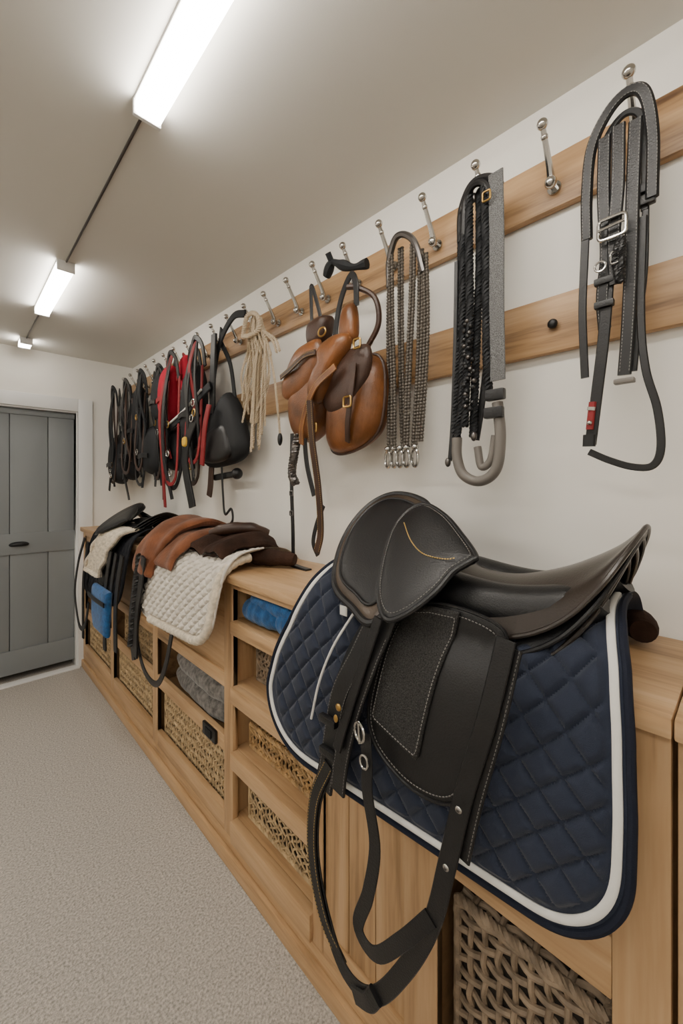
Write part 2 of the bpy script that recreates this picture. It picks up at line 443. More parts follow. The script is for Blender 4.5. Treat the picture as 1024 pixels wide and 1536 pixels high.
def shear(Y,z):
    k=max(0,min(1,(1.0-z)/.25)); return z-.075*(Y-.45)*k
def make_pad(o,mats,quilt=.066,puff=.007,piping=True):
    QM,EM,PM=mats
    o.part('quilted_pad')
    path=resample(_rp,.0032)+[_rp[-1]]; L=len(path); NY=220
    rows=[];rowsb=[]
    tot=sum((b-a).length for a,b in zip(path,path[1:]))
    s=0; prev=path[0]; edgeF=[];edgeB=[]
    bl,fl=ylim(path[-1].z)
    for i,p in enumerate(path):
        s+=(p-prev).length; prev=p
        b,f=ylim(p.z)
        t=(path[min(i+1,L-1)]-path[max(i-1,0)]).normalized(); nrm=V((t.z,0,-t.x)) 
        if nrm.x>0: nrm=-nrm
        if i==0: nrm=V((0,0,1))
        kz=max(0,min(1,(p.z-1.03)/.13))
        row=[];rb=[]
        for j in range(NY+1):
            Y=b+(f-b)*j/NY
            a1=(Y+s)/quilt; a2=(Y-s)/quilt
            h=min(abs(math.sin(math.pi*a1)),abs(math.sin(math.pi*a2)))
            h=(1-(1-h)**2.6)*puff
            dd=min(Y-b,f-Y,tot-s)
            for (cy,sg,R1,R2) in ((bl,-1,.115,.13),(fl,1,.19,.16)):
                if (Y-cy)*sg>0 and tot-s<R2:
                    q=math.hypot((Y-cy)/R1,(R2-(tot-s))/R2); dd=min(dd,(1-q)*min(R1,R2))
            ed=max(0,min(1,(dd-.024)/.012)); rim=max(0,min(1,dd/.004))
            base=V((p.x,Y,shear(Y,p.z)+dip(Y)*kz))
            row.append(base+nrm*(.003+.001*rim+h*ed)); rb.append(base-nrm*.004*rim)
        rows.append(row); rowsb.append(rb)
        edgeB.append(V((p.x,b,shear(b,p.z)+dip(b)*kz))+nrm*.002); edgeF.append(V((p.x,f,shear(f,p.z)+dip(f)*kz))+nrm*.002)
    o.grid(rows,QM); o.grid([r[::3]+([r[-1]] if (len(r)-1)%3 else []) for r in rowsb],QM)
    rows=[]
    for p in resample(_wp,.01)+[_wp[-1]]:
        kz=max(0,min(1,(p.z-1.09)/.07)); rows.append([V((p.x,.155+.665*j/60,p.z+.004+dip(.155+.665*j/60)*kz)) for j in range(61)])
    o.grid(rows,QM)
    o.part('binding')
    b,f=bl,fl
    bott=[V((_rp[-1].x-.002,b+(f-b)*k/30,shear(b+(f-b)*k/30,_rp[-1].z))) for k in range(1,30)]
    edge=edgeB+bott+edgeF[::-1]
    edge=resample(edge,.010)
    for _ in range(2): edge=[edge[0]]+[(edge[i-1]+edge[i]*2+edge[i+1])/4 for i in range(1,len(edge)-1)]+[edge[-1]]
    o.tube(edge,.0065,EM,seg=8)
    if piping:
        n=len(edge); band=[]
        cen=V((.66,.52,.93))
        for i,p in enumerate(edge):
            T=(edge[min(i+1,n-1)]-edge[max(i-1,0)]).normalized()
            nr=V((-1,0,.12)) if p.z<1.04 else V((-.8,0,.6))
            inn=T.cross(nr.normalized()); 
            if inn.dot(cen-p)<0: inn=-inn
            band.append(p+inn.normalized()*.0155+nr.normalized()*.0045)
        for _ in range(3): band=[band[0]]+[(band[i-1]+band[i]*2+band[i+1])/4 for i in range(1,len(band)-1)]+[band[-1]]
        o.part('white_piping')
        o.sweep(band,[(-.006,-.006),(-.006,.001),(-.0035,.003),(.0035,.003),(.006,.001),(.006,-.006)],PM,ref=(-1,0,.25))
SEATT=[(.128,1.345,.010,1.340),(.134,1.338,.050,1.322),(.147,1.323,.090,1.292),(.170,1.302,.130,1.247),(.21,1.276,.152,1.195),(.26,1.250,.162,1.158),(.32,1.228,.166,1.134),(.37,1.217,.165,1.124),(.42,1.216,.155,1.138),(.47,1.226,.125,1.175),(.53,1.262,.09,1.225)]
def seat_tab():
    c=cat([(a,b,0) for a,b,_,_ in SEATT],5); d=cat([(a,b,0) for a,_,b,_ in SEATT],5); e=cat([(a,b,0) for a,_,_,b in SEATT],5)
    return [(p.x,p.y,q.y,r.y) for p,q,r in zip(c,d,e)]
def shell_loft(o,tab,dz,dw,de,th,mat,cx=.88,dy=0,y1=9,pw=2.1):
    top=[];bot=[]
    for (Y,zc,hw,ze) in tab:
        Y=.128+dy+(Y-.128)*(1-dy/.402)
        if Y>y1: continue
        hw=max(.008,hw+dw*min(1,hw/.1)); f=min(1,hw/.12); ze=ze+dz-de*f; zc=zc+dz; r=[];r2=[]
        n=36
        for k in range(n+1):
            t=-1+2*k/n
            ts=math.sin(t*math.pi/2)
            x=cx+hw*ts; z=zc-(zc-ze)*abs(ts)**pw
            z+= .006*f*math.exp(-((abs(ts)-.8)/.15)**2)
            r.append(V((x,Y,z))); 
            k2=max(0,1-abs(ts)**6)
            r2.append(V((cx+(hw)*ts,Y,z-th*k2)))
        top.append(r);bot.append(r2)
    o.grid(top,mat); o.grid([r[::-1] for r in bot],mat)
    o.add(top[0]+bot[0],[(k,k+1,len(top[0])+k+1,len(top[0])+k) for k in range(len(top[0])-1)],mat)
    e1=[r[0] for r in top]; e2=[r[-1] for r in top]
    rim=e1[::-1]+e2
    rim=resample(rim,.006)
    for _ in range(2): rim=[rim[0]]+[(rim[i-1]+rim[i]*2+rim[i+1])/4 for i in range(1,len(rim)-1)]+[rim[-1]]
    o.tube(rim,.0045,mat,seg=8)
def make_saddle(o,LM,SM,GM,RM,detail=True,flapk=1.):
    tab=seat_tab()
    o.part('panels')
    for cx in (.79,.97):
        o.tube(cat([(cx,.18,1.225),(cx,.23,1.19),(cx,.35,1.165),(cx,.5,1.18),(cx,.66,1.215),(cx,.74,1.22)],8),.052,LM,seg=18,scale=lambda t:math.sin(math.pi*min(1,max(0,.12+.76*t)))**.5)
    o.part('seat'); shell_loft(o,tab,0,0,0,.014,SM)
    o.part('skirt')
    shell_loft(o,tab,-.020,.004,.012,.006,LM,dy=.008,y1=.5)
    shell_loft(o,tab,-.038,.000,.022,.006,SM,dy=.018,y1=.48)
    shell_loft(o,tab,-.056,-.010,.028,.008,LM,dy=.030,y1=.47)
    def tent(off,side=1):
        def f(Y,z,h):
            X=.64+(z-1.13)*1.12
            n=V((-.70,0,.71)); p=V((X,Y,z))+n*(h+off)
            if side<0: p.x=.91+(.91-p.x)*.70; p.z-=.035
            return p
        return f
    B1=[(.547,1.128),(.632,1.137),(.725,1.167),(.787,1.235),(.810,1.305),(.792,1.362),(.735,1.390),(.645,1.382),(.580,1.350),(.52,1.25)]
    c1=(.66,1.26)
    B1i=[(c1[0]+(a-c1[0])*.80,c1[1]+(b-c1[1])*.82) for a,b in B1]
    B1w=[(.60,1.14),(.66,1.14),(.725,1.167),(.787,1.235),(.810,1.305),(.792,1.350),(.73,1.372),(.67,1.362),(.61,1.30),(.59,1.2)]
    B2=[(.575,1.345),(.505,1.322),(.440,1.286),(.388,1.252),(.392,1.243),(.418,1.220),(.434,1.183),(.4705,1.142),(.508,1.129),(.558,1.162),(.604,1.231),(.626,1.292),(.612,1.332)]
    o.part('pommel_roll_near')
    o.pillow(B1,.030,tent(-.02),RM,back=.02,e=12,rings=14)
    o.pillow(B1i,.010,tent(.008),LM,back=.01,e=8)
    ol=cat([(p[0],p[1],0) for p in B1i],8,True)
    o.tube([tent(.010)(p.x,p.y,0) for p in ol],.004,LM,closed=True)
    ol=cat([(c1[0]+(a-c1[0])*.985,c1[1]+(b-c1[1])*.985,0) for a,b in B1],8,True)
    o.tube([tent(-.004)(p.x,p.y,0) for p in ol],.009,LM,closed=True)
    o.part('pommel_roll_wall_side'); o.pillow(B1w,.026,tent(-.02,-1),SM,back=.02,e=5)
    o.part('pommel_cover')
    o.pillow(B2,.014,tent(.026),LM,back=.035,e=4,rings=12)
    ol=cat([(p[0],p[1],0) for p in B2],8,True)
    o.tube([tent(.026)(p.x,p.y,0) for p in ol],.006,LM,closed=True)
    if detail:
        st=[tent(.0415)(q.x,q.y,0) for q in cat([(.592,1.292,0),(.545,1.258,0),(.495,1.236,0),(.440,1.232,0),(.412,1.238,0)],8)]
        st=resample(st,.006)
        for i in range(0,len(st)-1,1): o.tube([st[i],st[i].lerp(st[i+1],.6)],.0014,STITCH,seg=5)
        ol=cat([(.51+(p[0]-.51)*.93,1.24+(p[1]-1.24)*.93,0) for p in B2],8,True)
        st=resample([tent(.034)(p.x,p.y,0) for p in ol],.007)
        for i in range(0,len(st)-1,1): o.tube([st[i],st[i].lerp(st[i+1],.6)],.0009,GSTITCH,seg=4)
    def zk(z): return 1.17-(1.17-z)*flapk
    def lay(off,bulge=0):
        return lambda Y,z,h:V((padX(min(zk(z),1.12))-off-h-.01,Y,zk(z)))
    o.part('flap')
    FL=[(.53,1.15),(.43,1.175),(.325,1.165),(.298,1.13),(.303,1.05),(.322,.96),(.344,.885),(.370,.852),(.42,.838),(.48,.843),(.545,.875),(.570,.93),(.560,1.03),(.545,1.11)]
    o.pillow(FL,.007,lay(.012),LM,back=.003,e=10,rings=12)
    ol=cat([(p[0],p[1],0) for p in FL],8,True); c=V((.435,1.005,0))
    o.tube([lay(.014)(p.x,p.y,0) for p in ol],.0035,LM,closed=True,seg=6)
    if detail:
        q=[lay(.0195)(*(c+(p-c)*.92).xy,0) for p in ol]; q=resample(q+[q[0]],.007)
        for i in range(len(q)-1): o.tube([q[i],q[i].lerp(q[i+1],.6)],.0010,GSTITCH,seg=4)
        o.part('grip_panel')
        GP=[(.525,1.150),(.450,1.168),(.388,1.170),(.402,1.10),(.418,1.01),(.434,.905),(.440,.896),(.490,.908),(.548,.924),(.553,.932),(.540,1.03)]
        o.pillow(GP,.007,lay(.021),GM,back=.003,e=14,rings=12,n=4,smooth=False)
        ol=[V((a[0]+(b[0]-a[0])*k/6,a[1]+(b[1]-a[1])*k/6,0)) for a,b in zip(GP,GP[1:]+GP[:1]) for k in range(6)]; c=V((.475,1.03,0))
        q=[lay(.0285)(*(c+(p-c)*.92).xy,0) for p in ol]; q=resample(q+[q[0]],.007)
        for i in range(len(q)-1): o.tube([q[i],q[i].lerp(q[i+1],.6)],.0010,GSTITCH,seg=4)
    return lay
o=O('dressage_saddle')
make_pad(o,(NAVY,NAVYE,WHITE),puff=.0105)
lay=make_saddle(o,BLK,SEAT,GREYS,RIM)
o.part('straps')
def P(*t): return cat(t,8)
o.strap(P((.640,.275,1.165),(.612,.295,1.036),(.600,.328,.905),(.588,.352,.781),(.585,.378,.671),(.585,.434,.543),(.585,.510,.425),(.585,.587,.405),(.588,.650,.471),(.59,.690,.579),(.592,.685,.704),(.600,.645,.80),(.615,.60,.93),(.63,.545,1.06),(.65,.52,1.14)),.032,.005,BLK)
o.stitched(P((.590,.600,.408),(.582,.652,.471),(.584,.692,.579),(.586,.687,.704),(.594,.647,.80)),.030,.005,BLK,STITCH)
o.stitched(P((.650,.275,1.150),(.620,.290,1.036),(.608,.320,.905),(.602,.340,.80)),.044,.005,BLK,GSTITCH)
o.stitched(P((.66,.555,1.15),(.63,.588,1.05),(.606,.625,.958),(.600,.650,.83),(.598,.665,.735)),.046,.008,BLK,GSTITCH)
o.stitched(P((.66,.525,1.15),(.622,.550,1.05),(.600,.580,.94),(.588,.600,.84),(.586,.610,.765)),.040,.007,BLK,GSTITCH)
o.strap(P((.655,.575,1.13),(.635,.625,1.03),(.622,.660,.92),(.612,.680,.80),(.612,.695,.74)),.024,.005,BLK2)
o.strap(P((.63,.535,1.14),(.606,.562,1.03),(.588,.588,.93),(.578,.605,.86)),.022,.006,BLK)
o.strap(P((.590,.535,.92),(.586,.527,.86),(.58,.521,.8146),(.58,.502,.722),(.58,.519,.620),(.58,.546,.535),(.575,.497,.525),(.575,.4345,.600),(.582,.379,.680)),.028,.004,BLK)
o.tube(P((.66,.635,1.12),(.634,.675,1.04),(.624,.712,.95),(.622,.740,.85)),.003,WHITE)
o.part('hardware')
o.ring((.578,.540,.925),.016,.018,.003,STEEL,wx=.004); o.tube([V((.576,.540,.945)),V((.576,.538,.905))],.003,STEEL)
o.ring((.580,.530,.870),.010,.013,.0025,STEEL)
for y,z in ((.352,.781),(.329,.890)): o.ball((.585,y,z),.006,STEEL,(.4,1,1)); o.ball((.583,y,z),.003,DSTEEL,(.6,1,1))
o.ball((.578,.600,.95),.008,BRASS,(.5,1,1)); o.ball((.576,.606,.925),.006,BRASS,(.5,1,1.4))
for z in (.90,.83): o.box(.582,.596,.618,.668,z-.008,z+.008,BLK,.003)
o.part('buckle_tip'); o.strap(P((.58,.50,.44),(.58,.52,.41),(.585,.56,.385)),.034,.009,BLK)
o.part('maker_tag'); o.pillow([(.660,1.105),(.683,1.105),(.683,1.128),(.660,1.128)],.003,lambda a,b,h:V((.664-h,a,b)),WHITE,e=8,n=3,smooth=False)
o.done()
o=O('saddle_stand'); 
for y in (.25,.68): o.box(.80,.96,y-.02,y+.02,1.086,1.15,WX,.006)
o.box(.84,.92,.2,.74,1.11,1.155,WY,.01); o.done()
o=O('brown_fleece_roll'); o.tube(cat([(.99,.150,1.120),(1.02,.160,1.122),(1.05,.18,1.122),(1.07,.21,1.118)],8),.032,CHOC,seg=18,scale=lambda t:math.sin(math.pi*(.14+.72*t))**.4); o.done()
# ------------------------------------------------------------------ far saddles on the counter
def tfm(yc,sy,sz,szl,y0=.52):
    def f(p):
        z=1.087+(p.z-1.087)*(sz if p.z>1.087 else szl)
        return V((p.x,yc+(p.y-y0)*sy,z))
    return f
tf2=tfm(1.66,.88,.62,.72)
o=O('quilted_fleece_saddle_pad',tf2); make_pad(o,(CREAMQ,CREAMQ,FLEECE),quilt=.060,puff=.016,piping=False)
o.tf=None; o.part('fleece_edge')
e=[]
for p in resample(_rp,.012)[4:]:
    b,f=ylim(p.z); q=tf2(V((p.x,b,shear(b,p.z)))); e.append(q+V((-.008,.012,0)))
b,f=ylim(.738)
e+= [tf2(V((.632,b+(f-b)*k/20,shear(b+(f-b)*k/20,.742)))) for k in range(1,20)]
o.tube(resample(e,.012),.017,FLEECE,seg=10,scale=lambda t:1+.10*math.sin(t*160))
o.part('hanging_straps')
o.strap(P((.66,1.93,1.10),(.645,1.95,.98),(.635,1.99,.85),(.63,2.02,.70),(.63,1.93,.575),(.63,1.78,.56),(.63,1.68,.66),(.635,1.62,.82),(.64,1.60,.90)),.028,.006,BLK)
o.rope(P((.63,1.97,1.09),(.62,1.98,.95),(.615,2.0,.82),(.61,2.03,.66)),.012,.010,BLK,pitch=.04)
o.strap(P((.62,1.90,1.09),(.615,1.93,.95),(.61,1.97,.80),(.61,1.98,.62)),.05,.008,BLK)
o.strap(P((.62,1.98,1.07),(.615,2.02,.92),(.61,2.05,.75),(.61,2.0,.60)),.04,.008,BLK)
o.done()
def drape(o,prof,y0,y1,mat,th=.016,fold=.010,fr=22,lift=0,slant=0.,ph=0.):
    p=resample(cat([(a,0,b) for a,b in prof],10),.010); n=len(p); rt=[];rb=[]
    for i,c in enumerate(p):
        t=(p[min(i+1,n-1)]-p[max(i-1,0)]).normalized(); nr=V((t.z,0,-t.x))
        if nr.z<0 or (abs(nr.z)<.05 and nr.x>0): nr=-nr
        a=y0+slant*(i/n)**2+.012*math.sin(i*.35+ph); b=y1+slant*.4*(i/n)**2+.012*math.sin(i*.3+2+ph); r=[];q=[]
        for j in range(41):
            u=j/40; Y=a+(b-a)*u
            h=fold*(math.sin(Y*fr+i*.05+ph)+.5*math.sin(Y*fr*2.3+i*.12))+lift
            e=max(0,1-abs(2*u-1)**8)**.5*(min(1,(min(i,n-1-i)+.3)/1.5))
            r.append(V((c.x,Y,c.z))+nr*(h+th*e)); q.append(V((c.x,Y,c.z))+nr*(h-th*e))
        rt.append(r); rb.append(q)
    o.grid(rt,mat); o.grid([r[::-1] for r in rb],mat)
o=O('rust_suede_blanket')
o.part('lower_fold'); drape(o,[(1.0,1.16),(.93,1.185),(.85,1.19),(.76,1.175),(.69,1.12),(.655,1.05)],1.66,2.06,TAN,th=.018,fold=.006,ph=1)
o.part('upper_fold'); drape(o,[(.97,1.20),(.91,1.23),(.84,1.235),(.76,1.21),(.685,1.15),(.645,1.06),(.632,.99)],1.78,2.04,TAN,th=.020,fold=.008,slant=.10)
o.part('dark_fold'); drape(o,[(1.02,1.14),(.95,1.175),(.88,1.18),(.80,1.165),(.72,1.14)],1.40,1.70,CHOC,th=.022,fold=.011,fr=30,ph=.5)
o.done()
o=O('dark_leather_roll'); o.tube(cat([(.96,1.24,1.122),(.90,1.36,1.125),(.86,1.42,1.125)],8),.034,CHOC,seg=16,scale=lambda t:math.sin(math.pi*(.1+.8*t))**.4*(1+.05*math.sin(20*t))); 
o.tube(cat([(1.0,1.48,1.20),(.93,1.52,1.225),(.86,1.60,1.22),(.82,1.66,1.20)],8),.026,BROWND,seg=16,scale=lambda t:math.sin(math.pi*(.1+.8*t))**.4*(1+.06*math.sin(26*t))); o.done()
o=O('black_saddle',tfm(2.72,1.0,.66,1.0)); make_pad(o,(BLKQ,BLKQ,BLKQ),quilt=.06,puff=.006,piping=False); make_saddle(o,BLK,BLK,GREYS,BLK,False)
o.tf=None; o.part('fleece_half_pad')
rows=[]
for p in resample(_rp,.012):
    if p.z<.86: break
    z=1.087+(p.z-1.087)*(.66 if p.z>1.087 else 1)
    rows.append([V((p.x-.055+.006*math.sin(j*1.9+p.z*60),2.42+.30*j/20+(1.1-z)*.7,z+.03)) for j in range(21)])
o.grid(rows,FLEECE)
o.grid([[q+V((.014,0,-.01)) for q in r][::-1] for r in rows],FLEECE)
o.tube([r[0] for r in rows],.012,FLEECE); o.tube([r[-1] for r in rows],.012,FLEECE); o.tube(rows[-1],.012,FLEECE)
o.part('hanging_straps')
for y,l,w in ((2.25,.50,.05),(2.35,.40,.04),(2.45,.55,.05),(2.95,.62,.04)):
    o.strap(P((.63,y,1.05),(.615,y+.02,.9),(.612,y+.05,.75),(.61,y+.04,1.05-l)),w,.008,BLK)
o.strap(P((.62,3.0,1.07),(.60,3.08,.9),(.59,3.12,.7),(.59,3.0,.52),(.59,2.85,.55),(.6,2.8,.7)),.03,.006,BLK)
o.part('blue_pouch'); o.pillow([(2.34,.85),(2.64,.85),(2.65,.68),(2.60,.60),(2.38,.60)],.03,lambda a,b,h:V((.60-h,a,b)),BLUE,back=.02,n=4,smooth=False,e=6)
o.strap(P((.566,2.33,.79),(.562,2.5,.79),(.566,2.66,.79)),.025,.006,BLK)
o.done()
# ------------------------------------------------------------------ hanging tack : drawn on wall-parallel template sheets
class Sk:
    def __init__(s,c,u0,Y,ku,kv): s.c=c;s.u0=u0;s.Y=Y*c;s.ku=ku*c;s.kv=kv*c
    def p(s,u,v,dx=0): return V((s.c-dx,s.Y-s.ku*(u-s.u0),1.414+s.kv*(727-v)))
    def path(s,*pts,n=8): return cat([s.p(*q) for q in pts],n)
    def mp(s,dx=0): return lambda a,b,h:s.p(a,b,dx)+V((-h,0,0))
k=Sk(1.0,930,.1905,.001163,.001392)
o=O('snaffle_bridle')
o.part('headpiece')
o.stitched(k.path((880,345,.01),(880,280,.012),(888,210,.015),(915,170,.02),(945,157,.022),(968,172,.02),(978,230,.012),(977,320,.01)),.022,.012,BLK,GSTITCH)
o.strap(k.path((902,330,0),(902,250,0),(908,200,0),(935,175,0),(960,190,0),(966,250,0),(966,330,0)),.014,.008,BLK)
o.part('cheek_straps')
o.strap(k.path((880,300,.012),(876,380,.012),(873,460,.012),(877,560,.012)),.016,.005,BLK)
o.stitched(k.path((910,205,.02),(909,300,.022),(913,380,.02),(906,440,.015),(908,490,.01)),.024,.008,BLK,GSTITCH)
o.stitched(k.path((932,200,.025),(931,290,.027),(925,360,.025),(927,430,.02)),.024,.007,BLK,GSTITCH)
o.stitched(k.path((955,200,.015),(951,300,.015),(948,400,.012),(943,500,.01),(938,565,.01)),.024,.008,BLK,GSTITCH)
o.strap(k.path((967,240,.0),(966,400,.0),(958,480,0),(950,560,0)),.012,.006,BLK)
o.strap(k.path((916,400,.015),(908,500,.015),(898,580,.015),(886,665,.012)),.022,.006,BLK)
o.strap(k.path((884,676,.012),(915,690,.012),(950,701,.012),(978,700,.012),(989,675,.012),(984,620,.01),(968,560,.01),(961,480,.005),(964,340,.005)),.014,.006,BLK)
o.part('red_keeper'); o.strap(k.path((891,600,.018),(888,625,.018),(886,642,.018)),.014,.009,REDD); o.strap(k.path((890,608,.022),(889,613,.022)),.015,.006,STEEL); o.ball(k.p(887,632,.024),.005,STEEL)
o.strap(k.path((886,650,.018),(885,668,.018)),.024,.012,BLK)
o.part('buckles')
c=k.p(924,350,.036); o.ring(c,.024,.021,.0035,STEEL,square=1); o.tube([c+V((-.003,.024,0)),c+V((-.003,-.022,.004))],.003,STEEL)
c=k.p(905,400,.03); o.ring(c,.010,.010,.0022,STEEL); c=k.p(928,395,.035); o.ring(c,.007,.012,.0022,STEEL,square=1)
for u,v in ((968,300),(968,318)): o.box(k.p(u,v).x-.012,k.p(u,v).x+.004,k.p(u,v).y-.016,k.p(u,v).y+.016,k.p(u,v).z-.010,k.p(u,v).z+.010,BLK,.004)
for v in (420,455): c=k.p(909,v,.018); o.box(c.x-.008,c.x+.006,c.y-.018,c.y+.018,c.z-.007,c.z+.007,BLK,.003)
o.box(*(lambda c:(c.x-.01,c.x+.01,c.y-.018,c.y+.018,c.z-.005,c.z+.005))(k.p(938,574,.01)),RUB,.004)
o.part('browband'); o.rope(k.path((925,400,.03),(938,370,.035),(935,430,.03),(928,400,.03)),.004,.004,BLK,pitch=.014)
o.done()
k=Sk(1.0,720,.4992,.001859,.00176)
o=O('braided_bridle')
o.part('headpiece')
o.tube(k.path((690,350,0),(694,310,.01),(708,286,.02),(724,280,.025),(742,286,.02),(752,300,.01)),.011,BLK)
o.tube(k.path((700,350,.02),(706,305,.03),(722,290,.04),(738,300,.03),(742,350,.02)),.009,BLK)
o.part('braided_reins')
for pts,R in (([(690,330,0),(688,450,0),(685,560,.005),(680,650,.005)],.005),([(700,310,.02),(699,400,.02),(699,500,.02),(697,600,.02),(690,655,.02)],.0055),
          ([(712,290,.03),(712,380,.03),(713,480,.03),(708,560,.03),(705,640,.03)],.006),([(722,290,.01),(722,400,.01),(718,500,.01),(712,655,.01)],.006),([(734,290,.03),(737,380,.03),(737,470,.03),(738,550,.03),(738,590,.02)],.006)):
    o.rope(k.path(*pts),R,R*.95,BLK2,pitch=.03)
o.part('flat_reins')
o.strap(k.path((745,300,.0),(742,400,.0),(735,500,0),(722,610,0),(714,660,0)),.018,.005,BLK)
o.strap(k.path((686,380,.01),(684,500,.01),(680,620,.01),(675,690,.01)),.012,.005,BLK)
o.part('webbing'); o.strap(k.path((750,285,.03),(752,380,.032),(752,480,.032),(753,580,.03)),.038,.005,WEB)
o.part('rubber_loop')
o.tube(k.path((750,610,.02),(754,660,.02),(748,705,.02),(725,722,.02),(700,712,.02),(690,685,.02),(690,655,.02)),.0135,RUB,seg=12)
o.tube(k.path((742,655,.0),(736,690,.0),(722,700,.0),(716,670,.0)),.010,RUB,seg=12)
o.part('fittings')
for u,v in ((750,600),(748,625)): c=k.p(u,v,.03); o.box(c.x-.012,c.x+.008,c.y-.024,c.y+.024,c.z-.014,c.z+.014,BLK,.005)
for u,v in ((675,692),(716,300),(716,655),(690,650)): c=k.p(u,v,.02); o.ball(c,.010,DSTEEL,(.8,.8,1.3))
for i in range(30):
    c=k.p(714+random.uniform(-8,8),485+i*4.5,.038); o.ball(c,.0065,BLK if i%4 else DSTEEL,(1,1,1),6)
o.part('buckle'); c=k.p(741,318,.045); o.ring(c,.010,.012,.0025,BRASS,square=1)
o.done()
k=Sk(1.0,608,.7416,.002519,.002049)
o=O('beaded_rein_set')
o.part('top_loop'); o.tube(k.path((583,420,.0),(586,385,.01),(597,360,.02),(608,356,.02),(620,366,.015),(628,385,.01),(634,420,0)),.010,DSTEEL)
o.part('beaded_strands')
for pts in ([(584,400,0),(583,500,0),(584,600,0),(584,672,0)],[(590,378,.015),(591,480,.015),(594,580,.015),(594,672,.015)],[(598,365,-.01),(598,480,-.01),(600,600,-.01),(603,672,-.01)],[(622,375,.01),(622,450,.015),(617,560,.015),(613,672,.015)],[(629,385,-.005),(630,470,0),(627,570,0),(621,672,0)],[(636,395,.0),(638,480,.0),(636,560,0),(629,665,0)]):
    p=k.path(*pts)
    o.beads([q+V((0,.0055,0)) for q in p],.0065,BEAD,.010); o.beads([q-V((0,.0055,0)) for q in p],.0065,BEAD,.010)
o.part('bit_rings')
for u in (584,594,603,613,625):
    c=k.p(u,688,.01); o.ring(c,.016,.026,.0045,STEEL,wx=.008); o.ball(k.p(u,672,.01),.012,STEEL,(1,1,.8))
o.done()
k=Sk(.99,540,.9317,.003107,.002276)
o=O('leather_saddlebag')
o.part('pouch'); o.pillow([(505,575),(530,548),(562,540),(577,560),(578,610),(570,650),(545,672),(512,679),(497,665),(496,620)],.075,k.mp(0),BROWN,back=.05,e=3.4)
o.part('flap'); o.pillow([(512,548),(560,530),(574,545),(568,580),(548,612),(520,622),(503,600)],.030,k.mp(.058),BROWND,back=.01,e=4)
o.part('front_cuff'); o.pillow([(509,517),(530,508),(549,514),(547,535),(530,560),(515,590),(498,603),(486,588),(495,560),(508,540)],.045,k.mp(.075),BROWN,back=.02,e=4)
o.pillow([(532,470),(548,466),(552,500),(548,520),(528,516)],.03,k.mp(.05),BROWN,back=.02)
o.part('handle'); o.strap(k.path((516,520,.05),(520,480,.05),(532,448,.06),(545,425,.06),(552,440,.06),(550,470,.05)),.022,.008,BLK)
o.tube(k.path((556,530,.02),(572,500,.02),(570,465,.03),(552,445,.05),(540,440,.06)),.009,BROWND)
o.tube(k.path((503,404,.05),(516,392,.06),(530,402,.06),(545,412,.05),(562,414,.04)),.014,BLK2,scale=lambda t:1+.25*math.sin(t*14))
o.tube(k.path((516,392,.06),(516,380,.08)),.010,BLK2)
o.part('tie_straps'); o.stitched(k.path((500,600,.12),(497,660,.10),(496,730,.07),(493,800,.05),(486,835,.05)),.032,.007,BROWND,STITCH)
o.strap(k.path((498,760,.05),(486,790,.05),(480,820,.05),(488,840,.05)),.018,.006,BLK)
o.stitched(k.path((540,560,.115),(510,585,.125),(480,630,.10),(470,662,.08)),.026,.006,BROWN,STITCH)
o.strap(k.path((560,560,.095),(556,600,.095),(548,640,.085),(540,665,.06)),.022,.006,BROWND)
o.part('buckles'); 
for u,v in ((566,535),(500,640)): o.ring(k.p(u,v,.10),.014,.014,.0035,BRASS,square=1)
o.ring(k.p(521,505,.12),.018,.014,.003,BRASS)
o.ring(k.p(554,612,.105),.016,.016,.0035,BRASS,square=1)
o.part('piping'); o.tube([k.p(a,b,.0)+V((-.012,0,0)) for a,b in [(q.x,q.y) for q in cat([(505,575,0),(530,548,0),(562,540,0),(577,560,0),(578,610,0),(570,650,0),(545,672,0),(512,679,0),(497,665,0),(496,620,0)],6,True)]],.006,BROWND,closed=True)
o.done()
k=Sk(.99,470,1.177,.003957,.002568)
o=O('leather_saddlebag')
o.part('pouch'); o.pillow([(445,585),(462,550),(485,530),(500,560),(500,610),(488,648),(468,664),(449,652),(442,620)],.075,k.mp(0),BROWN,back=.05,e=3.4)
o.part('flap'); o.pillow([(462,532),(478,524),(497,526),(497,560),(480,590),(455,600),(441,590),(446,562)],.030,k.mp(.055),BROWN,back=.01,e=4)
o.part('front_cuff'); o.pillow([(476,495),(500,490),(503,505),(494,530),(476,528)],.05,k.mp(.02),BROWND,back=.02,e=4)
o.part('handle'); o.strap(k.path((480,500,.04),(482,470,.05),(485,445,.06),(490,470,.05),(494,500,.04)),.016,.006,BLK)
o.part('stitched_band'); o.stitched(k.path((447,566,.088),(466,560,.098),(485,548,.095),(497,545,.08)),.020,.005,BROWND,STITCH)
o.part('tie_straps'); o.rope(k.path((466,655,.06),(460,680,.06),(456,710,.06),(462,725,.06)),.010,.008,DSTEEL,pitch=.03); o.strap(k.path((472,660,.05),(476,700,.05),(486,743,.05)),.022,.006,BLK)
o.done()
k=Sk(.98,440,1.302,.00443,.002718)
o=O('tie_down_strap'); o.part('strap'); o.strap(k.path((438,650,.0),(437,720,.0),(439,790,.0),(440,846,.0)),.020,.006,BLK); o.strap(k.path((438,640,0),(434,600,-.03),(440,560,-.08)),.014,.005,BLK)
o.strap(k.path((436,847,.0),(448,849,.0),(462,850,.0)),.010,.03,BLK)
o.part('buckles')
for v in (690,700,715,740,770): o.ring(k.p(438,v,.004),.010,.009,.0025,DSTEEL,square=1)
o.done()
k=Sk(1.0,397,1.511,.005279,.002966)
o=O('cream_rope_hank')
